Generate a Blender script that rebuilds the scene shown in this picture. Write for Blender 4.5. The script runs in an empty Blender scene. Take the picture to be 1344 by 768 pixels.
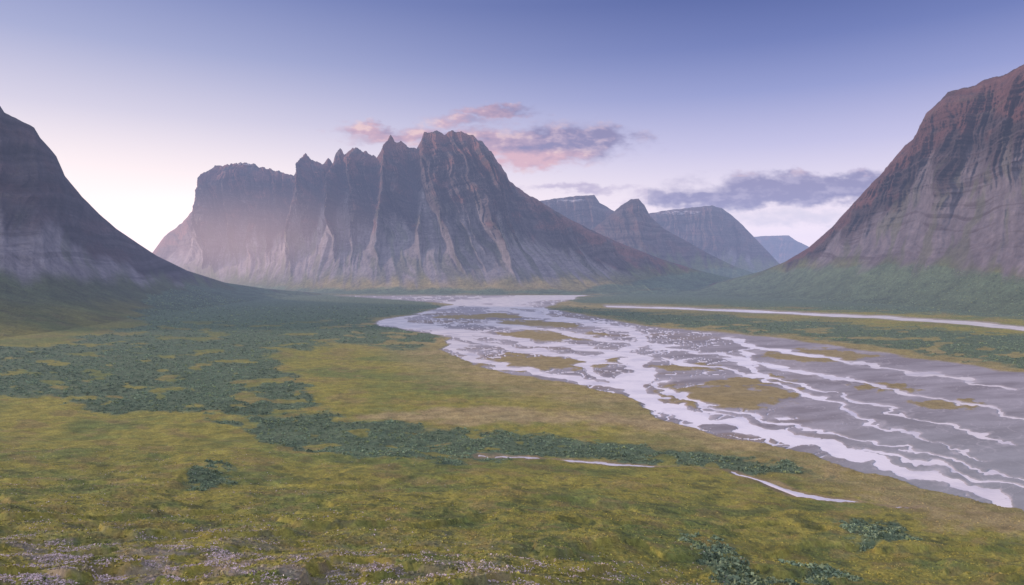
import bpy, math, numpy as np
rng=np.random.default_rng(7)
F=896.0; H=110.0; HZ=365.0; CX=672.0     # survey constants: focal scale, eye height above valley floor
sc=bpy.context.scene
# ---------------------------------------------------------------- noise
_a=rng.random(256)*2*np.pi
GX=np.cos(_a); GY=np.sin(_a)
def pn(x,y,seed=0):
    x=np.asarray(x,dtype=np.float64); y=np.asarray(y,dtype=np.float64)
    x,y=np.broadcast_arrays(x,y)
    xi=np.floor(x).astype(np.int64); yi=np.floor(y).astype(np.int64)
    fx=x-xi; fy=y-yi
    u=fx*fx*fx*(fx*(fx*6-15)+10); v=fy*fy*fy*(fy*(fy*6-15)+10)
    def g(ix,iy,dx,dy):
        h=(ix*374761393+iy*668265263+seed*1446653)&0xffffffff
        h=((h^(h>>13))*1274126177)&0xffffffff
        h=(h^(h>>16))&255
        return GX[h]*dx+GY[h]*dy
    a=g(xi,yi,fx,fy); b=g(xi+1,yi,fx-1,fy); c=g(xi,yi+1,fx,fy-1); d=g(xi+1,yi+1,fx-1,fy-1)
    return ((a+(b-a)*u)*(1-v)+(c+(d-c)*u)*v)*1.5
def fbm(x,y,o=4,seed=0,g=0.5):
    s=0;a=1;t=0
    for i in range(o):
        s=s+a*pn(x*2**i,y*2**i,seed+i*17); t+=a; a*=g
    return s/t*1.3
def ridged(x,y,o=4,seed=0,g=0.5):
    s=0;a=1;t=0
    for i in range(o):
        s=s+a*(1-2*np.abs(pn(x*2**i,y*2**i,seed+i*31))); t+=a; a*=g
    return s/t
def ss(a,b,x):
    t=np.clip((x-a)/(b-a),0,1); return t*t*(3-2*t)
def mixc(A,B,f):
    return A*(1-f[...,None])+np.asarray(B)*f[...,None]
# ---------------------------------------------------------------- mapped outlines
def sdf(U,V,poly,asp=2.5,m=60):
    """signed distance, + inside"""
    out=np.full(U.shape,-m,dtype=np.float64)
    p=np.array(poly,float)
    sel=(U>p[:,0].min()-m)&(U<p[:,0].max()+m)&(V>p[:,1].min()-m/asp)&(V<p[:,1].max()+m/asp)
    u=U[sel]; v=V[sel]
    if u.size==0: return out
    d=np.full(u.shape,1e9); ins=np.zeros(u.shape,bool)
    n=len(p)
    for i in range(n):
        x1,y1=p[i]; x2,y2=p[(i+1)%n]
        c=((y1>v)!=(y2>v))
        if y1!=y2:
            ins^=c&(u<(x2-x1)*(v-y1)/(y2-y1)+x1)
        ex=x2-x1; ey=(y2-y1)*asp
        px=u-x1; py=(v-y1)*asp
        t=np.clip((px*ex+py*ey)/(ex*ex+ey*ey+1e-9),0,1)
        d=np.minimum(d,np.hypot(px-ex*t,py-ey*t))
    out[sel]=np.clip(np.where(ins,d,-d),-m,None)
    return out
def pline(U,V,pts,asp=3.0,m=60):
    """half width minus distance (+ inside the channel)"""
    out=np.full(U.shape,-m,dtype=np.float64)
    p=np.array(pts,float)
    sel=(U>p[:,0].min()-m)&(U<p[:,0].max()+m)&(V>p[:,1].min()-m/asp)&(V<p[:,1].max()+m/asp)
    u=U[sel]; v=V[sel]; r=np.full(u.shape,-float(m))
    for i in range(len(p)-1):
        x1,y1,w1=p[i]; x2,y2,w2=p[i+1]
        ex=x2-x1; ey=(y2-y1)*asp
        px=u-x1; py=(v-y1)*asp
        t=np.clip((px*ex+py*ey)/(ex*ex+ey*ey+1e-9),0,1)
        r=np.maximum(r,w1+(w2-w1)*t-np.hypot(px-ex*t,py-ey*t))
    out[sel]=r
    return out
FP=[(440,388),(770,387),(735,397),(715,404),(790,418),(870,431),(1000,441),(1100,454),(1200,469),(1344,489),(1700,530),
    (1900,800),(1700,760),(1344,668),(1250,650),(1150,622),(1050,592),(950,573),(880,553),(820,520),(760,505),(690,494),(620,478),(585,458),(590,442),(500,428),(495,421),(560,408),(600,399),(520,393)]
SHRUB=[
 [(250,374),(560,392),(590,403),(490,420),(575,440),(560,458),(440,452),(350,466),(400,500),(420,535),(330,545),(240,540),(150,545),(60,520),(-300,520),(-300,460),(60,455),(180,425),(180,395)],
 [(270,548),(420,538),(480,550),(600,562),(700,572),(830,580),(960,598),(1090,622),(1000,620),(850,606),(700,602),(560,606),(440,602),(340,580)],
 [(700,402),(860,409),(1000,417),(1344,439),(1700,460),(1700,520),(1344,482),(1200,463),(1050,441),(900,431),(800,419)],
 [(740,393),(900,372),(1040,352),(1200,345),(1344,362),(1700,400),(1700,440),(1344,418),(1100,408),(850,400),(760,399)],
 [(250,372),(450,378),(760,380),(940,352),(1010,355),(960,375),(780,388),(400,388)],
 [(1090,682),(1190,688),(1205,715),(1120,718)],
 [(885,705),(960,728),(1050,775),(960,775)],
 [(250,622),(315,606),(295,636),(255,640)],
 [(1040,740),(1110,735),(1130,760),(1060,760)],
]
CH=[[(770,388,10),(690,391,11),(600,398,10),(560,406,8),(505,422,9),(560,429,9),(640,441,9),(720,452,8),(790,458,9),(830,468,12),(846,486,18),(832,508,20),(868,532,16),(930,550,15),(1010,568,15),(1110,592,14),(1210,620,13),(1344,664,10),(1500,700,10)],
    [(700,392,5),(640,402,6),(690,412,6),(760,422,6),(830,434,7),(850,448,8),(800,466,6),(760,480,5),(826,508,7)],
    [(850,452,7),(930,464,4),(1010,478,4),(1120,500,3),(1220,520,3),(1400,560,3)],
    [(590,448,8),(625,474,8),(700,489,6),(780,502,6),(830,512,8)],
    [(560,430,5),(650,452,5),(740,466,5),(820,478,4)],
    [(955,442,4),(985,456,7),(1070,466,4),(1160,482,3),(1344,510,3)],
    [(870,500,5),(885,520,5),(960,540,4),(1060,560,3.5),(1200,590,2.5),(1400,640,2.5)],
    [(620,400,5),(700,404,5),(720,410,4)],
    [(860,470,4),(960,486,3.5),(1060,505,2.5),(1180,540,2),(1344,585,2)],
    [(985,452,4),(975,470,3),(1010,500,3),(1090,525,2.5),(1160,560,2),(1300,600,2)],
    [(640,425,5),(720,432,4),(790,446,4),(850,452,5)],
    [(1090,586,6),(1180,596,4),(1260,622,3),(1400,650,2)]]
RCH=[(800,402,2.5),(870,404,3),(1000,409,3.5),(1150,416,4.5),(1250,422,5.5),(1344,431,7),(1700,455,9)]
STR=[(628,597,1),(700,601,2),(722,603,-4),(745,605,2),(800,608,3.5),(850,611,2),(880,611,-5),(945,615,-5),(965,618,1.5),(1000,630,3),(1040,646,8),(1080,653,7),(1115,657,2),(1140,661,-4),(1180,665,1),(1230,668,-5),(1400,680,-5)]
BARS=[(715,475,95,9),(955,521,85,17),(720,440,70,7),(985,500,60,6),(700,425,60,4),(1080,466,70,7),(1160,508,40,7),(900,482,40,5),(640,415,60,4),(1240,530,50,5)]
def warp(U,V,y):
    L=np.log(np.maximum(y,5))
    a=fbm(U/70,L*9,5,3,0.6); b=fbm(U/70+40,L*9,5,9,0.6)
    return U+28*a, V+7*b*np.clip((V-HZ)/120,0.1,2.5)
def cover(x,y,U,V):
    """land cover colour + thicket mask"""
    L=np.log(np.maximum(y,5))
    wu,wv=warp(U,V,y)
    n1=fbm(U/160,L*7,5,21); n2=fbm(x/7,y/7,4,33,0.65); n3=fbm(U/60,L*16,5,45,0.6); n4=fbm(x/1.3,y/1.3,3,51,0.75)
    C=np.zeros(U.shape+(3,)); C[...]=(0.27,0.262,0.060)
    C=mixc(C,(0.15,0.195,0.058),ss(-0.15,0.35,n1)*0.9)
    C=mixc(C,(0.25,0.195,0.09),ss(0.0,0.4,-n3)*0.55)
    C=mixc(C,(0.11,0.14,0.052),ss(0.05,0.45,n2+0.3*n4)*0.55)
    C=mixc(C,(0.35,0.325,0.09),ss(0.1,0.5,-n2+0.3*n4)*0.35)
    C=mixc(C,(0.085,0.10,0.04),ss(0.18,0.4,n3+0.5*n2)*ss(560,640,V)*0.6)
    hth=ss(680,750,V+30*n3)*ss(900,300,U+200*n3)
    C=mixc(C,(0.29,0.25,0.25),np.clip(hth*ss(-.15,.25,n2),0,1)*0.6)
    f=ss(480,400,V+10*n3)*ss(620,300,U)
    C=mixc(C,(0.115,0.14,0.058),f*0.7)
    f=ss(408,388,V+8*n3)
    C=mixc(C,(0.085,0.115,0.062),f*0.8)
    d=sdf(wu,wv,FP,2.5,130)
    tan=ss(-110,-20,d)*(0.5+0.5*ss(-0.3,0.3,n3))
    C=mixc(C,(0.35,0.29,0.145),np.clip(tan,0,1)*0.85)
    st=pline(wu,wv,[(500,548,20),(640,545,45),(740,548,30),(900,560,20),(1000,580,15)],3.)
    C=mixc(C,(0.38,0.31,0.17),ss(-10,20,st)*0.75)
    st=pline(wu,wv,[(1130,650,10),(1250,680,25),(1400,700,30)],3.)
    C=mixc(C,(0.36,0.30,0.16),ss(-20,20,st)*0.7)
    sh=np.zeros(U.shape)
    for k,p in enumerate(SHRUB):
        s=sdf(wu,wv,p,2.5,40)
        sh=np.maximum(sh,ss(-6,9,s+15*n3+3*n2*(V>420)))
    gaps=ss(0.20,0.34,fbm(U/50,L*13,4,77,0.5)); sh=sh*(1-0.8*gaps*(V>420))
    C=mixc(C,np.array((0.100,0.155,0.096)),np.clip(sh,0,1)*0.94)
    C*=(1+0.30*n4+0.2*n2)[...,None]
    return np.clip(C,0.01,1),sh
# ---------------------------------------------------------------- materials
def mat_base(name):
    m=bpy.data.materials.new(name); m.use_nodes=True
    nt=m.node_tree; nt.nodes.clear(); return m,nt
def land_mat(name,scales,bump,rough=0.95,var=0.5):
    m,nt=mat_base(name); N=nt.nodes; Lk=nt.links
    o=N.new('ShaderNodeOutputMaterial'); b=N.new('ShaderNodeBsdfPrincipled')
    b.inputs['Roughness'].default_value=rough; b.inputs['Specular IOR Level'].default_value=0.15
    at=N.new('ShaderNodeAttribute'); at.attribute_name='Col'
    tc=N.new('ShaderNodeTexCoord')
    prev=at.outputs['Color']; hs=None
    for i,s in enumerate(scales):
        nz=N.new('ShaderNodeTexNoise'); nz.inputs['Scale'].default_value=s; nz.inputs['Detail'].default_value=6; nz.inputs['Roughness'].default_value=0.7
        Lk.new(tc.outputs['Object'],nz.inputs['Vector'])
        mr=N.new('ShaderNodeMapRange'); mr.inputs['From Min'].default_value=0.3; mr.inputs['From Max'].default_value=0.7
        mr.inputs['To Min'].default_value=-var; mr.inputs['To Max'].default_value=var
        Lk.new(nz.outputs['Fac'],mr.inputs['Value'])
        ma=N.new('ShaderNodeMath'); ma.operation='MULTIPLY_ADD'; ma.inputs[2].default_value=1.0
        Lk.new(mr.outputs['Result'],ma.inputs[0]); Lk.new(at.outputs['Alpha'],ma.inputs[1])
        mx=N.new('ShaderNodeVectorMath'); mx.operation='SCALE'
        Lk.new(prev,mx.inputs[0]); Lk.new(ma.outputs[0],mx.inputs['Scale']); prev=mx.outputs['Vector']
        if hs is None: hs=nz.outputs['Fac']
    Lk.new(prev,b.inputs['Base Color'])
    bp=N.new('ShaderNodeBump'); bp.inputs['Distance'].default_value=bump
    Lk.new(at.outputs['Alpha'],bp.inputs['Strength'])
    Lk.new(hs,bp.inputs['Height']); Lk.new(bp.outputs['Normal'],b.inputs['Normal'])
    Lk.new(b.outputs['BSDF'],o.inputs['Surface']); return m
M_ground=land_mat('heath_and_moss',[0.9,0.08],0.6,0.95,0.34)
M_rock=land_mat('mountain_rock',[0.03,0.008],24.0,0.95,0.26)
M_leaf=land_mat('shrub_foliage',[0.5],0.05,0.8,0.2)
def water_mat(name,sc_,c0,c1,rough):
    m,nt=mat_base(name); N=nt.nodes; Lk=nt.links
    o=N.new('ShaderNodeOutputMaterial'); b=N.new('ShaderNodeBsdfPrincipled')
    b.inputs['Roughness'].default_value=rough
    b.inputs['IOR'].default_value=1.33; b.inputs['Specular IOR Level'].default_value=0.7
    tc=N.new('ShaderNodeTexCoord'); nz=N.new('ShaderNodeTexNoise'); nz.inputs['Scale'].default_value=sc_; nz.inputs['Detail'].default_value=5
    Lk.new(tc.outputs['Object'],nz.inputs['Vector'])
    mr=N.new('ShaderNodeTexNoise'); mr.inputs['Scale'].default_value=0.03; mr.inputs['Detail'].default_value=7
    Lk.new(tc.outputs['Object'],mr.inputs['Vector'])
    cr=N.new('ShaderNodeValToRGB'); cr.color_ramp.elements[0].position=0.30; cr.color_ramp.elements[0].color=(*c0,1)
    cr.color_ramp.elements[1].position=0.55; cr.color_ramp.elements[1].color=(*c1,1)
    Lk.new(mr.outputs['Fac'],cr.inputs[0]); Lk.new(cr.outputs[0],b.inputs['Base Color'])
    bp=N.new('ShaderNodeBump'); bp.inputs['Strength'].default_value=0.5; bp.inputs['Distance'].default_value=0.25
    Lk.new(nz.outputs['Fac'],bp.inputs['Height']); Lk.new(bp.outputs['Normal'],b.inputs['Normal'])
    Lk.new(b.outputs['BSDF'],o.inputs['Surface']); return m
M_water=water_mat('glacial_water',0.35,(0.68,0.68,0.77),(0.94,0.93,0.97),0.25)
M_stream=water_mat('stream_water',0.6,(0.55,0.55,0.63),(0.75,0.74,0.82),0.2)
# ---------------------------------------------------------------- mesh helper
def raw_mesh(name,co,quads,col,mat,smooth=True):
    me=bpy.data.meshes.new(name)
    me.vertices.add(len(co)); me.vertices.foreach_set('co',np.ascontiguousarray(co,dtype=np.float32).ravel())
    nf=len(quads)
    me.loops.add(nf*4); me.loops.foreach_set('vertex_index',np.ascontiguousarray(quads,dtype=np.int32).ravel())
    me.polygons.add(nf); me.polygons.foreach_set('loop_start',np.arange(nf,dtype=np.int32)*4)
    me.update(calc_edges=True)
    ca=me.color_attributes.new('Col','FLOAT_COLOR','POINT')
    c=np.ones((len(co),4),dtype=np.float32); c[:,:col.shape[-1]]=col; ca.data.foreach_set('color',c.ravel())
    if smooth: me.shade_smooth()
    else: me.shade_flat()
    me.materials.append(mat)
    ob=bpy.data.objects.new(name,me); sc.collection.objects.link(ob); return ob
def grid_mesh(name,X,Y,Z,C,mat,flip=False):
    nr,nc=X.shape
    i=np.arange(nr*nc).reshape(nr,nc)
    a=i[:-1,:-1];b=i[:-1,1:];c=i[1:,1:];d=i[1:,:-1]
    q=np.stack([a,b,c,d] if not flip else [a,d,c,b],-1).reshape(-1,4)
    return raw_mesh(name,np.stack([X,Y,Z],-1).reshape(-1,3),q,C.reshape(-1,C.shape[-1]),mat)
# ---------------------------------------------------------------- valley ground
def hill(x,y):
    q=y+np.where(x>0,0.6*x,0.12*x)
    return 95*np.clip(1-q/520,0,1.3)**2
v1=np.arange(366.2,560,0.8); y1=H*F/(v1-HZ)
y2=np.exp(np.arange(np.log(y1[-1])-0.0035,np.log(35),-0.0037))
ys=np.concatenate([y1,y2]); nreal=len(ys)
ts=np.linspace(-1.15,1.15,1700)
Y=np.repeat(ys[:,None],len(ts),1); X=Y*ts[None,:]
ext=[(10,60),(-60,160),(-600,900),(-5000,9000)]
for ye,xs in ext:
    Y=np.vstack([Y,np.full((1,len(ts)),float(ye))]); X=np.vstack([X,(ts*xs)[None,:]])
Z0=hill(X,Y)+0.9
Ys=np.maximum(Y,30)
U=CX+F*X/Ys; V=HZ+F*(H-Z0)/Ys
L=np.log(Ys)
wu,wv=warp(U,V,Ys)
dfp=sdf(wu*0.5+U*0.5,wv*0.5+V*0.5,FP,2.5,60)
infp=ss(-3,3,dfp); far=ss(-40,0,dfp)
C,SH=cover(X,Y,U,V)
rch=pline(wu*0.3+U*0.7,wv*0.3+V*0.7,RCH)+2.0*fbm(U/50,L*10,3,91)
stx=pline(wu*0.3+U*0.7,wv*0.3+V*0.7,STR)+1.5*fbm(X/9,Y/20,3,92)
# hummocks
und=3.2*fbm(X/70,Y/70,3,101)*ss(900,250,Y)+1.2*fbm(X/14,Y/14,3,111)*ss(900,200,Y)+0.40*ridged(X/2.6,Y/2.6,3,121)*ss(450,120,Y)
terr=fbm(U/260,V/30,3,131)
und+=1.4*(ss(0.0,0.05,terr)-0.5)*ss(420,250,Y)
STRW=[(a,b,4) for a,b,_ in STR]
sdist=pline(U,V,STRW,3.0,120)
Z=Z0+np.where(Y<1200,und*(1-far)*ss(-34,-80,sdist),0)
Z=np.maximum(Z,0.45)
# braided flood plain
wu2=U+24*fbm(U/55,L*12,4,205,0.5); wv2=V+6*fbm(U/55+9,L*12,4,207,0.5)*np.clip((V-HZ)/120,0.15,1.6)
ch=np.full(U.shape,-60.)
for p in CH: ch=np.maximum(ch,pline(wu2,wv2,p))
wx=0.6*fbm(U/110,L*8,3,211,0.5)
n=pn(U/95+wx,L*9+wx*1.3-U/300,221); n_=pn(U/46-wx,L*17+wx-U/120,231); n3=pn(U/26+wx*2,L*32-U/60,241)
wid=fbm(U/90,L*12,3,243)
left=ss(1130,850,U-(V-480)*1.0)      # fewer braids on the broad silt flats
near=ss(440,500,V)
net=np.maximum(np.maximum(0.052-np.abs(n)+0.0*near,0.050-np.abs(n_)-0.012*near),(0.058-np.abs(n3)-0.03*near))
net=net+0.035*wid-0.055*(1-left)-0.024
wet=np.maximum(ss(-3.5,3,ch+3.5*wid),ss(-0.010,0.012,net))
bar=np.zeros(U.shape)
for (bu,bv,ru,rv) in BARS:
    r=((wu-bu)/ru)**2+((wv-bv)/rv)**2
    bar=np.maximum(bar,ss(1.25,0.75,r+0.9*fbm(U/20,L*25,4,261)))
bar=bar*(1-ss(-6,0,ch))
wet=wet*(1-bar)
silt=0.32+0.10*fbm(U/60,L*20,3,251)
zfp=silt-1.0*wet+0.35*bar
Z=Z*(1-infp)+zfp*infp
Z=np.where(infp<0.9,Z-1.6*ss(-3,2,rch),Z)
strm=ss(-3,2,stx)
Z=Z-np.where((Y<600)&(infp<0.5),0.60*strm,0)
ns=fbm(U/120-L*1.5,L*16-U/160,5,271,0.55); nb=fbm(U/200,L*10,3,281); nw=fbm(U/50,L*26-U/90,4,291)
SC=np.zeros(C.shape); SC[...]=(0.30,0.295,0.33)
SC=mixc(SC,(0.37,0.365,0.41),ss(0.0,0.4,ns)*0.8); SC=mixc(SC,(0.22,0.21,0.232),ss(0.0,0.4,-ns)*0.7)
SC=mixc(SC,(0.26,0.215,0.165),ss(0.05,0.4,nb)*0.6*left)
SC=mixc(SC,(0.31,0.345,0.37),ss(500,620,V)*ss(1000,1200,U)*0.6)
SC=mixc(SC,(0.55,0.54,0.59),np.maximum(ss(0.045,0.0,np.abs(n_)),0.6*ss(0.06,0.0,np.abs(n3)))*0.40*ss(-.2,.25,wid+0.05))
SC=mixc(SC,(0.56,0.55,0.60),ss(-10,-2,ch+3.5*wid)*0.45*(0.2+0.8*ss(-.2,.3,nw)))
SC=mixc(SC,(0.30,0.25,0.105),bar*0.9)
C=C*(1-infp[...,None])+SC*infp[...,None]
C=mixc(C,(0.40,0.37,0.37),ss(-6,-1,rch)*(1-infp)*0.7)
C=mixc(C,(0.28,0.22,0.14),ss(-9,-2,stx)*(1-infp)*0.7)
SH=SH*(1-ss(-8,-2,dfp))*(1-ss(-10,-3,rch))*(1-ss(-10,-3,stx))
AL=1-infp*(0.8-0.6*bar)
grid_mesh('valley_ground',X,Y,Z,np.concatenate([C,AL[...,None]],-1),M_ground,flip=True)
# river sheet
ws=raw_mesh('river',np.array([(-1900,150,0),(9000,150,0),(9000,9000,0),(-1900,9000,0)],float),np.array([[0,1,2,3]]),np.ones((4,3)),M_water)
# stream ribbon following the hill
sp=np.array(STR,float); sp=sp[:-1]; tt=np.linspace(0,len(sp)-1,260)
su=np.interp(tt,np.arange(len(sp)),sp[:,0]); sv=np.interp(tt,np.arange(len(sp)),sp[:,1])
yy=np.full(su.shape,380.)
for _ in range(40):
    xx=(su-CX)/F*yy; yy=0.5*yy+0.5*(H-(hill(xx,yy)+0.9))*F/(sv-HZ)
xx=(su-CX)/F*yy
rows=[]
for k in np.linspace(-14,14,15):
    rows.append((xx,yy+k,hill(xx,yy+k)+0.9-0.26-0.0035*k*k))
RX=np.array([r[0] for r in rows]);RY=np.array([r[1] for r in rows]);RZ=np.array([r[2] for r in rows])
grid_mesh('stream',RX,RY,RZ,np.ones(RX.shape+(3,)),M_stream)
# ---------------------------------------------------------------- mountains
scat=[]
def loft(name,R,B,cols,rows,prof,A=(110,38,12),skew=0.0,jag=14,green=None,cliff=0.44,hpk=1.0,
         rock=(0.068,0.059,0.068),talus=(0.165,0.158,0.180),back=1500,strata=8,seed=0,snow=None,shr=False,glight=0.0,W=(360,120,30),red=0.6,bamp=0.16,cone=1.0,band=0.5,taper=0.0,crest_lit=0.0):
    R=np.array(R,float); B=np.array(B,float)
    k=np.linspace(R[0,0],R[-1,0],cols)
    rv=np.interp(k,R[:,0],R[:,1]); rd=np.interp(k,R[:,0],R[:,2])
    rx=(k-CX)/F*rd; ry=rd; rz=H+(HZ-rv)/F*rd
    bu=np.interp(k,B[:,0],B[:,1]); bd=np.interp(k,B[:,0],B[:,2])
    kk=max(3,cols//26)
    def smooth(a,n):
        p=np.pad(a,n,mode='edge'); return np.convolve(p,np.ones(2*n+1)/(2*n+1),'valid')
    bx=smooth((bu-CX)/F*bd,kk); by=smooth(bd,kk)
    S=np.concatenate([[0],np.cumsum(np.hypot(np.diff(rx),np.diff(ry)))])
    hs=np.clip(rz/900,0.05,1.3)
    rzs=smooth(rz,kk*2)
    hp=smooth(rz,2)-rzs
    rz=rz+jag*hs*(fbm(S/90,S*0+seed,4,seed+5,0.5))*np.clip(hs*1.2-0.3,0,1)
    bz=-9.0
    P=np.array(prof,float); pl=np.concatenate([[0],np.cumsum(np.hypot(np.diff(P[:,0])*1.2,np.diff(P[:,1])))]); pl/=pl[-1]
    t=np.linspace(0,1,rows); hf=np.interp(t,pl,P[:,0]); zf=np.interp(t,pl,P[:,1])
    w3=max(2,rows//40)
    hf=np.concatenate([[0],smooth(hf,w3)[1:-1],[1]]); zf=np.concatenate([[0],smooth(zf,w3)[1:-1],[1]])
    nx=bx-rx; ny=by-ry; ln=np.hypot(nx,ny); nx/=ln; ny/=ln
    hf2=hf[:,None]; zf2=zf[:,None]
    X=bx+(rx-bx)*hf2; Y=by+(ry-by)*hf2; Z=bz+(rz-bz)*zf2
    Sm=S[None,:]+skew*(1-zf2)*rz[None,:]
    wv_=fbm(Sm/500,Z/400,3,seed+11)
    Sw=Sm+90*wv_
    big=ridged(Sw/W[0],Z/3200,2,seed+21); med=ridged(Sw/W[1],Z/1100,3,seed+31,0.6); fine=fbm(Sw/W[2],Z/110,4,seed+41,0.65)
    irr=fbm(Sm/220,Z/900,3,seed+45)
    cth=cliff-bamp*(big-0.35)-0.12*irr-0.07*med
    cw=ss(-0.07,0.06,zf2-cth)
    cg=ss(-0.22,0.12,zf2-cth)
    top=1-0.75*ss(0.88,1,zf2)
    step=fbm(Z/42+1.5*fbm(Sm/700,Z/500,3,seed+61)+0.25*irr,Sm/1500,4,seed+51,0.7)
    d=(A[0]*(big-0.1)+A[1]*med+A[2]*fine)*cg*top + strata*step*cg*(0.3+0.7*top) + hpk*hp[None,:]*cg*ss(1.02,0.8,zf2)
    tw=ss(0.02,0.2,zf2)*(1-cg)
    tz=ss(0.02,0.25,zf2)*(1-cw)
    d=d+tz*cone*(42*ridged(Sw/280,Z/5000,2,seed+71)+13*ridged(Sw/70,Z/1500,3,seed+81)+4*fbm(Sw/20,Z/60,3,seed+91))
    d=d*hs[None,:]
    if taper>0:
        d=d*(0.12+0.88*ss(0,taper,np.linspace(0,1,cols)))[None,:]
    X=X+nx*d; Y=Y+ny*d
    Z=Z+tw*6*fbm(Sw/90,Z/60,3,seed+95)
    Us=CX+F*X/Y; Vs=HZ+F*(H-Z)/Y
    C=np.zeros(X.shape+(3,)); C[...]=rock
    C=C*(1+0.9*step+0.35*fine)[...,None]
    C=mixc(C,np.array(rock)*(2.3,1.4,1.15),ss(-0.1,0.45,fbm(Sw/160,Z/120,4,seed+101)+crest_lit*ss(0.62,0.9,zf2)-0.4*crest_lit)*red)  # reddish rock, plus warm sunlight on the crest painted into the colour
    C=mixc(C,np.array(rock)*(0.4,0.4,0.45),ss(0.0,0.45,-med+0.2*fine)*0.7)  # shade in the gullies painted into the rock colour
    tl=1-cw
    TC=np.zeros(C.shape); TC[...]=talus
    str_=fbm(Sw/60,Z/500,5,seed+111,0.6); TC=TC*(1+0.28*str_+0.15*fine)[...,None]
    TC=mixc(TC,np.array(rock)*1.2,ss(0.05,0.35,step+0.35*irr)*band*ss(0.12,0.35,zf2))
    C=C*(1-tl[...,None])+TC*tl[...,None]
    gs=ss(0.02,0.35,fbm(Sw/90,Z/300,4,seed+121)+glight+0.2*ss(0.30,0.08,zf2))*ss(cliff+0.12,cliff-0.25,zf2)*0.55
    C=mixc(C,(0.10,0.118,0.072),gs)
    ledge=ss(0.15,0.45,step)*ss(0.0,0.4,fbm(Sw/300,Z/200,3,seed+131))*(1-0.6*tl)*0.3
    C=mixc(C,(0.08,0.085,0.055),ledge)
    sh=np.zeros(X.shape)
    if green is not None:
        g=np.array(green,float); gl=np.interp(Us,g[:,0],g[:,1])
        gm=ss(-11,12,Vs-gl+16*fbm(Sw/120,Z/300,5,seed+141)+5*med)
        CC,sh=cover(X,Y,Us,Vs)
        C=C*(1-gm[...,None])+CC*gm[...,None]; sh=sh*gm
    if snow:
        sn=fbm(Sm/90,Z/18,4,seed+161)
        for (su_,sv_,ru_,rv_) in snow:
            r=((Us-su_)/ru_)**2+((Vs-sv_)/rv_)**2
            C=mixc(C,(0.40,0.40,0.47),ss(1.1,0.8,r+1.6*sn+0.8)*0.6)
    if shr: scat.append((X.copy(),Y.copy(),Z.copy(),sh,C.copy()))
    nb=36; tb=np.linspace(0,1,nb+1)[1:,None]
    XB=rx-nx*(back*hs)*tb; YB=ry-ny*(back*hs)*tb
    ZB=rz-(rz-bz)*tb**0.9+60*hs*fbm(XB/200,YB/200,4,seed+151)*np.sin(np.pi*tb)**2-25*hs*np.minimum(tb*20,1)
    CB=np.zeros(XB.shape+(3,)); CB[...]=rock
    X=np.vstack([X,XB]);Y=np.vstack([Y,YB]);Z=np.vstack([Z,ZB]);C=np.concatenate([C,CB],0)
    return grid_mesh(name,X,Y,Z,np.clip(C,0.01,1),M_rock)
PM=[(0,0),(0.12,0.012),(0.28,0.09),(0.45,0.20),(0.61,0.32),(0.74,0.44),(0.82,0.55),(0.88,0.69),(0.94,0.86),(0.975,0.95),(1,1)]
loft('rocky_mountain',
 [(190,345,8900),(205,325,8800),(216,310,8700),(240,292,8600),(262,268,8500),(272,240,8450),(283,218,8400),(300,217,8250),(322,214,8050),(345,220,7900),(386,231,7600),(393,214,7500),(402,202,7400),(410,211,7320),(424,216,7250),(432,209,7200),(437,215,7160),(441,201,7130),(447,194,7080),(453,204,7020),(460,198,7000),(468,195,6900),(480,200,6820),(495,208,6700),(506,191,6650),(513,177,6600),(519,189,6560),(526,185,6530),(535,192,6500),(547,198,6440),(553,187,6420),(557,175,6400),(566,176,6350),(574,173,6300),(583,176,6250),(593,172,6220),(612,177,6150),(630,186,6080),(643,198,6030),(655,217,5990),(668,237,5960),(690,254,5900),(706,264,5860),(735,281,5740),(770,300,5600),(820,322,5450),(870,341,5320),(920,356,5220),(965,366,5150),(1005,372,5100)],
 [(190,130,7900),(240,190,7500),(283,240,7000),(340,300,6400),(400,350,5700),(500,455,4850),(590,585,4400),(655,710,4200),(700,770,4200),(770,850,4300),(870,920,4450),(1005,1010,4700)],
 1500,460,PM,A=(200,95,36),skew=-0.38,jag=22,green=[(150,350),(330,364),(450,369),(600,371),(760,365),(850,357),(1000,348)],hpk=2.2,seed=100,snow=[(326,215,20,3)],glight=0.02,cliff=0.52,strata=18,band=0.40,taper=0.16,bamp=0.26,crest_lit=0.5,red=0.85,talus=(0.19,0.183,0.208))
PD=[(0,0),(0.15,0.03),(0.45,0.2),(0.7,0.42),(0.82,0.62),(0.9,0.8),(0.96,0.94),(1,1)]
loft('plateau_mountain',[(600,300,9600),(660,268,9500),(692,259,9400),(708,264,9400),(735,260,9300),(760,257,9300),(780,256,9200),(787,266,9150),(800,274,9100),(830,290,9000),(870,320,8900),(900,350,8800)],
 [(600,600,7600),(900,880,7400)],420,220,PD,A=(90,50,18),jag=8,seed=300,snow=[(745,263,30,3)],back=2500,green=[(500,352),(1100,352)],red=0.3)
loft('pointed_mountain',[(740,330,8300),(775,303,8200),(800,283,8100),(815,270,8000),(828,262,7950),(838,261,7900),(846,270,7850),(854,285,7800),(872,301,7700),(900,316,7500),(930,333,7300),(965,350,7100),(1000,362,7000)],
 [(740,760,6000),(835,845,5700),(1000,1010,5800)],420,240,PD,A=(100,55,18),jag=8,seed=400,green=[(500,340),(1100,345)],skew=-0.2,glight=0.1,red=0.3)
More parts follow.
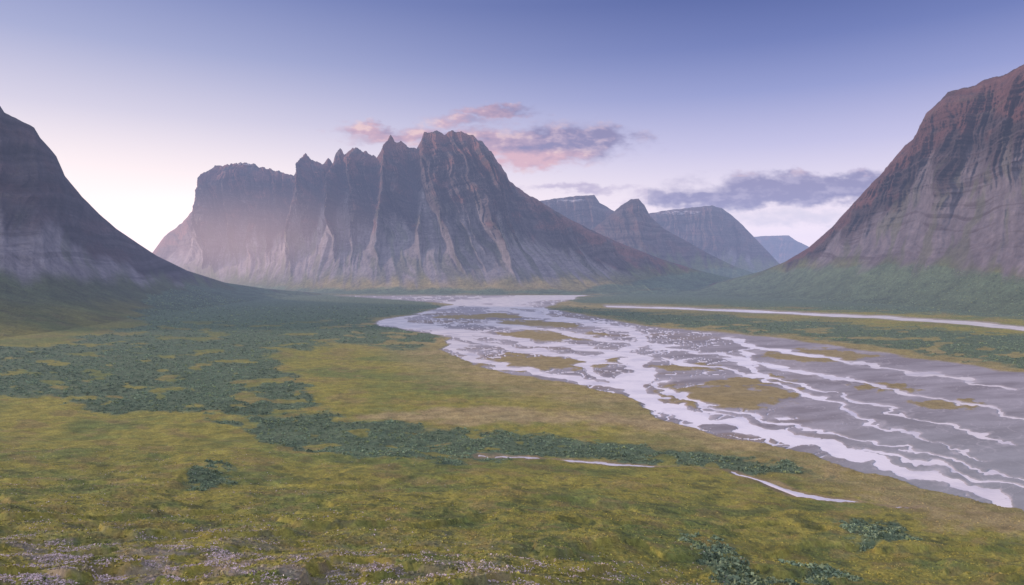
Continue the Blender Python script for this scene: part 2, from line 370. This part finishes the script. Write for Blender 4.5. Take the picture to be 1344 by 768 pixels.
loft('flat_topped_mountain',[(820,300,10800),(850,281,10700),(870,277,10600),(905,273,10500),(935,270,10400),(948,274,10350),(962,284,10300),(976,297,10200),(1000,322,10000),(1022,345,9800),(1050,362,9600)],
 [(820,840,8000),(1050,1060,7800)],420,220,PD,A=(110,60,20),jag=8,seed=500,snow=[(890,279,36,3)],back=2500,green=[(500,345),(1100,345)],red=0.3)
loft('distant_mountain',[(940,330,17500),(965,314,17200),(1000,310,17000),(1035,309,17000),(1045,316,16800),(1058,322,16700),(1090,340,16500),(1130,360,16000)],
 [(940,940,14500),(1130,1130,14500)],200,90,PD,A=(120,60,20),jag=6,seed=600,back=3000)
PR=[(0,0),(0.14,0.035),(0.30,0.11),(0.45,0.22),(0.62,0.385),(0.76,0.56),(0.84,0.72),(0.92,0.88),(0.97,0.96),(1,1)]
loft('cliff_mountain',[(820,384,5100),(880,380,5050),(940,371,4900),(1000,356,4650),(1030,344,4500),(1062,325,4350),(1092,299,4200),(1122,265,4000),(1156,230,3850),(1190,191,3700),(1200,182,3660),(1210,163,3620),(1216,150,3590),(1228,139,3550),(1245,122,3450),(1262,119,3400),(1280,113,3300),(1292,104,3250),(1312,100,3150),(1344,87,3000),(1400,70,2850),(1480,60,2700),(1600,40,2500),(1800,30,2300)],
 [(820,800,4600),(940,880,4200),(1030,960,3850),(1122,1040,3400),(1210,1150,2850),(1280,1240,2350),(1344,1344,1900),(1480,1520,1500),(1800,1800,1200)],
 1150,440,PR,A=(95,50,24),skew=0.25,jag=10,cliff=0.66,green=[(800,374),(940,364),(1000,352),(1060,347),(1140,347),(1200,348),(1280,356),(1344,368),(1700,388)],seed=700,hpk=0.8,shr=True,rock=(0.055,0.044,0.049),strata=34,talus=(0.142,0.134,0.160),red=0.75,bamp=0.14,band=0.75,cone=0.9,crest_lit=1.0,glight=-0.02)
PL=[(0,0),(0.16,0.03),(0.36,0.09),(0.52,0.18),(0.68,0.36),(0.80,0.53),(0.87,0.70),(0.93,0.86),(0.97,0.95),(1,1)]
loft('steep_mountain',[(-500,60,1900),(-300,90,2100),(-120,120,2350),(-40,130,2500),(0,139,2600),(6,149,2620),(20,155,2660),(45,168,2720),(53,181,2760),(74,206,2830),(85,231,2880),(108,259,2960),(130,281,3050),(152,300,3130),(180,319,3250),(206,336,3400),(245,355,3600),(295,371,3900),(350,379,4200),(420,385,4500)],
 [(-500,-700,600),(-120,-200,900),(0,20,1150),(85,150,1500),(150,240,1950),(206,300,2400),(295,380,3200),(420,440,4100)],
 900,440,PL,A=(70,38,16),skew=0.1,jag=10,cliff=0.50,green=[(-300,380),(0,361),(60,368),(140,372),(230,367),(300,370),(420,378)],seed=800,hpk=0.8,shr=True,rock=(0.055,0.049,0.060),strata=24,talus=(0.235,0.228,0.262),glight=-0.03,bamp=0.12,band=0.5,red=0.3)
# ---------------------------------------------------------------- thickets
def tufts(name,px,py,pz,r,col,M,leaf=0.38,flat=0.75,mat=M_leaf,cv=0.35):
    n=len(px)
    th=rng.random((n,M))*2*np.pi; cz=rng.random((n,M))**0.8; rr=np.sqrt(1-cz**2*0.98)*(0.55+0.5*rng.random((n,M)))
    c=np.stack([rr*np.cos(th),rr*np.sin(th),cz*flat*(0.7+0.5*rng.random((n,M)))+0.02],-1)*r[:,None,None]
    c+=np.stack([px,py,pz],-1)[:,None,:]
    a=rng.normal(size=(n,M,3)); a/=np.linalg.norm(a,axis=-1,keepdims=True)
    b=rng.normal(size=(n,M,3)); b-=a*(a*b).sum(-1,keepdims=True); b/=np.linalg.norm(b,axis=-1,keepdims=True)
    s=(leaf*r)[:,None,None]*(0.6+0.8*rng.random((n,M,1)))
    v=np.stack([c-a*s,c-b*s*0.7,c+a*s,c+b*s*0.7],2).reshape(-1,3)
    cc=col[:,None,:]*(1+cv*rng.normal(size=(n,M,1)))
    cc=np.repeat(cc[:,:,None,:],4,2).reshape(-1,3)
    q=np.arange(n*M*4).reshape(-1,4)
    return raw_mesh(name,v,q,np.clip(cc,0.01,1),mat,False)
nr=nreal
gx,gy,gz,gs=X[:nr],Y[:nr],Z[:nr],SH[:nr]
P=[]
def pick(x,y,z,s,dens,ymin,ymax):
    base=(s>0.35)&(y<ymax)&(y>ymin)&(np.abs(x/y)<0.85)
    return base&(rng.random(x.shape)<dens)
m=pick(gx,gy,gz,gs,np.where(gy>505,0.18,0.085)*np.clip(gs*1.4-0.35,0,1),60,2600)
P.append(np.stack([gx[m],gy[m],gz[m]],-1))
for (a,b,c,s,_) in scat:
    m=pick(a,b,c,s,0.07,200,3300); P.append(np.stack([a[m],b[m],c[m]],-1))
P=np.concatenate(P)
print('SHRUBS',len(P))
if len(P)>60000: P=P[rng.permutation(len(P))[:60000]]
r=(0.75+1.0*rng.random(len(P))**1.8)*(1+np.clip((P[:,1]-500)/1300,0,1.5))
pn_=fbm(P[:,0]/60,P[:,1]/60,3,901)
col=np.array((0.165,0.24,0.16))*(1+0.4*pn_+0.12*rng.normal(size=len(P)))[:,None]
col=np.where((rng.random(len(P))<0.10)[:,None],col*np.array((1.25,1.12,0.8)),col)
tufts('willow_thicket',P[:,0],P[:,1],P[:,2]-0.3,r,col,16,cv=0.15)
# heath tufts in the foreground
cx=C[:nr]
m=(gy<430)&(np.abs(gx/gy)<0.85)&(rng.random(gx.shape)<0.08)&(infp[:nr]<0.1)&(stx[:nr]<-8)
p=np.stack([gx[m],gy[m],gz[m]],-1); cc=cx[m]
print('TUFTS',len(p))
if len(p)>60000:
    k=rng.permutation(len(p))[:60000]; p=p[k]; cc=cc[k]
tufts('heath_grass',p[:,0],p[:,1],p[:,2]-0.05,0.2+0.35*rng.random(len(p))**2,cc*(1.1+0.5*rng.random((len(p),1))),7,0.45,0.6,M_leaf,0.25)
# flowering heather
Uc=U[:nr];Vc=V[:nr]
fl=fbm(gx/7,gy/7,4,951)+0.3*fbm(gx/25,gy/25,2,961)
wgt=ss(680,740,Vc)*(ss(450,250,Uc)*1.3+0.5*ss(380,450,Uc)*ss(1000,850,Uc)*ss(715,750,Vc))+0.12*ss(560,600,Vc)*ss(700,300,Uc)
m=(np.abs(gx/gy)<0.85)&(gy<420)&(rng.random(gx.shape)<0.26*wgt*ss(0.08,0.32,fl+0.08))&(infp[:nr]<0.1)
p=np.stack([gx[m],gy[m],gz[m]],-1); print('FLOWERS',len(p))
if len(p)>30000: p=p[rng.permutation(len(p))[:30000]]
tufts('heather_flowers',p[:,0],p[:,1],p[:,2]+0.12,0.12+0.18*rng.random(len(p)),np.array((0.70,0.62,0.72))*(0.6+0.5*rng.random((len(p),1))),5,0.45,0.8,M_leaf,0.2)
# ---------------------------------------------------------------- clouds
cu=np.linspace(380,1240,900); cv=np.linspace(105,335,330); D=24000.
CU,CV=np.meshgrid(cu,cv)
wu_=CU+34*fbm(CU/60,CV/24,5,1001,0.55)+6*fbm(CU/12,CV/8,3,1003); wv_=CV+12*fbm(CU/60+7,CV/24,5,1005,0.55)+3*fbm(CU/12,CV/8,3,1007)
blobs=[(600,182,90,13,1.1),(660,190,95,17,1.5),(735,188,75,21,1.8),(785,184,45,17,1.6),(705,206,68,12,1.7),(648,147,50,8,1.3),(610,160,50,10,.9),(492,172,50,9,1.3),(530,182,70,10,1.2),
 (760,247,90,6,.75),(715,246,50,6,.4),(1045,250,125,18,1.7),(950,262,110,12,1.4),(1120,238,60,12,1.4),(880,264,75,7,.9),(1035,285,120,13,.8),(1060,232,60,8,1.0)]
dn=np.zeros(CU.shape)
for (a,b,c,d,s) in blobs: dn=np.maximum(dn,s*np.exp(-(((wu_-a)/c)**2+((wv_-b)/d)**2)*0.9))
tex=fbm(CU/38,CV/17,5,1011,0.58)
al=ss(0.12,1.1,dn+0.4*tex*ss(0.05,0.4,dn))*0.96
pk=np.clip(ss(790,560,CU)*0.65+ss(0,14,CV-192)*ss(800,750,CU)*0.8+0.8*tex,0,1)*(CV<232)
CC=np.zeros(CU.shape+(3,)); CC[...]=(0.25,0.215,0.37)
CC=mixc(CC,(0.78,0.46,0.49),pk)  # sunset light on the clouds painted into their colour
CC=mixc(CC,(0.95,0.68,0.60),np.clip(pk*ss(0.1,0.5,tex),0,1)*0.7)
CC=mixc(CC,(0.54,0.46,0.60),ss(-0.1,0.5,tex)*(1-pk)*0.6)
CC=mixc(CC,(0.95,0.84,0.87),ss(264,280,wv_)*0.85)
CC=mixc(CC,(0.62,0.48,0.62),((CV>236)&(CU<850))*0.6)
Xc=(CU-CX)/F*D; Yc=np.full(CU.shape,D); Zc=H+(HZ-CV)/F*D
m,nt=mat_base('painted_cloud_glow'); N=nt.nodes; Lk=nt.links
o=N.new('ShaderNodeOutputMaterial'); at=N.new('ShaderNodeAttribute'); at.attribute_name='Col'
em=N.new('ShaderNodeEmission'); tr=N.new('ShaderNodeBsdfTransparent'); mx=N.new('ShaderNodeMixShader')  # cloud sheet emits its painted colours instead of being lit
Lk.new(at.outputs['Color'],em.inputs['Color']); Lk.new(at.outputs['Alpha'],mx.inputs['Fac'])
Lk.new(tr.outputs[0],mx.inputs[1]); Lk.new(em.outputs[0],mx.inputs[2]); Lk.new(mx.outputs[0],o.inputs['Surface'])
grid_mesh('cloud',Xc,Yc,Zc,np.concatenate([CC,al[...,None]],-1),m)
# ---------------------------------------------------------------- haze (absorbing volume, its own emission stands in for scattered light)
def box(name,lo,hi,mat):
    v=np.array([(x,y,z) for x in (lo[0],hi[0]) for y in (lo[1],hi[1]) for z in (lo[2],hi[2])],float)
    q=np.array([[0,1,3,2],[4,6,7,5],[0,4,5,1],[2,3,7,6],[0,2,6,4],[1,5,7,3]])
    return raw_mesh(name,v,q,np.ones((8,3)),mat,False)
m,nt=mat_base('glowing_haze'); N=nt.nodes; Lk=nt.links
sig=4.2e-5
o=N.new('ShaderNodeOutputMaterial'); ab=N.new('ShaderNodeVolumeAbsorption'); ab.inputs['Color'].default_value=(0,0,0,1); ab.inputs['Density'].default_value=sig
em=N.new('ShaderNodeEmission'); em.inputs['Color'].default_value=(0.46,0.53,0.88,1); em.inputs['Strength'].default_value=sig
ad=N.new('ShaderNodeAddShader'); Lk.new(ab.outputs[0],ad.inputs[0]); Lk.new(em.outputs[0],ad.inputs[1]); Lk.new(ad.outputs[0],o.inputs['Volume'])
box('haze',(-14000,-3000,-60),(14000,19000,1300),m)
m,nt=mat_base('warm_mist_emission'); N=nt.nodes; Lk=nt.links
o=N.new('ShaderNodeOutputMaterial'); em=N.new('ShaderNodeEmission'); em.inputs['Color'].default_value=(1.0,0.60,0.47,1)  # emission only: added glow in place of sunlit mist
tc=N.new('ShaderNodeTexCoord'); vl=N.new('ShaderNodeVectorMath'); vl.operation='LENGTH'
mr=N.new('ShaderNodeMapRange'); mr.interpolation_type='SMOOTHSTEP'
mr.inputs['From Min'].default_value=1.0; mr.inputs['From Max'].default_value=0.0; mr.inputs['To Min'].default_value=0; mr.inputs['To Max'].default_value=2.0e-4
Lk.new(tc.outputs['Object'],vl.inputs[0]); Lk.new(vl.outputs['Value'],mr.inputs['Value']); Lk.new(mr.outputs['Result'],em.inputs['Strength'])
Lk.new(em.outputs[0],o.inputs['Volume'])
bpy.ops.mesh.primitive_uv_sphere_add(segments=32,ring_count=16,radius=1,location=(-2500,6000,420))
ms=bpy.context.object; ms.name='mist_glow'; ms.scale=(1900,1500,650); ms.data.materials.append(m)
# ---------------------------------------------------------------- sky, sun, camera
w=bpy.data.worlds.new('World'); sc.world=w; w.use_nodes=True; nt=w.node_tree; N=nt.nodes; Lk=nt.links; N.clear()
tc=N.new('ShaderNodeTexCoord'); sp=N.new('ShaderNodeSeparateXYZ'); Lk.new(tc.outputs['Generated'],sp.inputs[0])
def ramp(pts):
    r=N.new('ShaderNodeValToRGB')
    e=r.color_ramp.elements
    while len(e)>1: e.remove(e[-1])
    e[0].position=pts[0][0]; e[0].color=(*pts[0][1],1)
    for p,c in pts[1:]:
        k=e.new(p); k.color=(*c,1)
    Lk.new(sp.outputs['Z'],r.inputs['Fac']); r.color_ramp.interpolation='LINEAR'; return r
rR=ramp([(0,(1.6,1.2,1.1)),(.06,(1.38,1.1,1.06)),(.12,(.96,.82,.88)),(.18,(.58,.54,.76)),(.25,(.27,.30,.58)),(.31,(.12,.16,.42)),(.37,(.05,.085,.30)),(.7,(.09,.12,.32)),(1,(.18,.2,.42))])  # upper stops, above the view, lifted for ambient light
rL=ramp([(0,(2.4,1.7,1.25)),(.07,(1.8,1.40,1.12)),(.14,(1.22,1.02,.92)),(.21,(.74,.67,.76)),(.29,(.38,.40,.61)),(.37,(.19,.23,.48)),(.7,(.12,.15,.36)),(1,(.18,.2,.42))])
rB=ramp([(0,(1.55,1.32,1.22)),(.2,(1.55,1.34,1.27)),(.5,(1.35,1.23,1.25)),(1,(.9,.88,1.0))])  # unseen sky behind the camera, brightened as added fill light
mrx=N.new('ShaderNodeMapRange'); mrx.interpolation_type='SMOOTHSTEP'; mrx.inputs['From Min'].default_value=0.45; mrx.inputs['From Max'].default_value=-0.62
Lk.new(sp.outputs['X'],mrx.inputs['Value'])
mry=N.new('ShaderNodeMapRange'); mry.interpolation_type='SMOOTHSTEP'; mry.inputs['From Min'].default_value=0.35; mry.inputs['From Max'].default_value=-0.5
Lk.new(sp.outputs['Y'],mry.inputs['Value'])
m1=N.new('ShaderNodeMixRGB'); Lk.new(mrx.outputs[0],m1.inputs[0]); Lk.new(rR.outputs[0],m1.inputs[1]); Lk.new(rL.outputs[0],m1.inputs[2])
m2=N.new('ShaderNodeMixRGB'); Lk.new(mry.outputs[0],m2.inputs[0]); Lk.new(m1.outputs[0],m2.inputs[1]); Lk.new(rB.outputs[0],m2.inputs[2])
SE=math.radians(16); AZ=math.radians(-82)   # low sun on the left
sk=N.new('ShaderNodeTexSky'); sk.sky_type='NISHITA'; sk.sun_disc=False; sk.sun_elevation=SE; sk.sun_rotation=AZ
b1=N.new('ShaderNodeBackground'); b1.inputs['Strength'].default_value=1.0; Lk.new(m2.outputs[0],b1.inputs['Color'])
b2=N.new('ShaderNodeBackground'); b2.inputs['Strength'].default_value=0.006; Lk.new(sk.outputs[0],b2.inputs['Color'])
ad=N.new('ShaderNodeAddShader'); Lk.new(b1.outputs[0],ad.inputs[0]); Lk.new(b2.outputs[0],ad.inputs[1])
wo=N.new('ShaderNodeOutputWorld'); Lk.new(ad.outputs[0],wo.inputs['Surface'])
sl=bpy.data.lights.new('sun','SUN'); sl.energy=3.9; sl.angle=math.radians(3); sl.color=(1.0,0.68,0.50)
so=bpy.data.objects.new('sun',sl); sc.collection.objects.link(so)
from mathutils import Vector
sd=Vector((math.sin(AZ)*math.cos(SE),math.cos(AZ)*math.cos(SE),math.sin(SE)))
so.rotation_euler=(-sd).to_track_quat('-Z','Y').to_euler(); so.location=(0,0,3000)
cd=bpy.data.cameras.new('camera'); co=bpy.data.objects.new('camera',cd); sc.collection.objects.link(co)
co.location=(0,0,H); co.rotation_euler=(math.radians(90),0,0)
cd.sensor_width=36; cd.lens=24; cd.shift_y=-19/1344; cd.clip_start=1; cd.clip_end=120000
sc.camera=co
sc.view_settings.view_transform='Standard'; sc.view_settings.look='None'; sc.view_settings.exposure=0
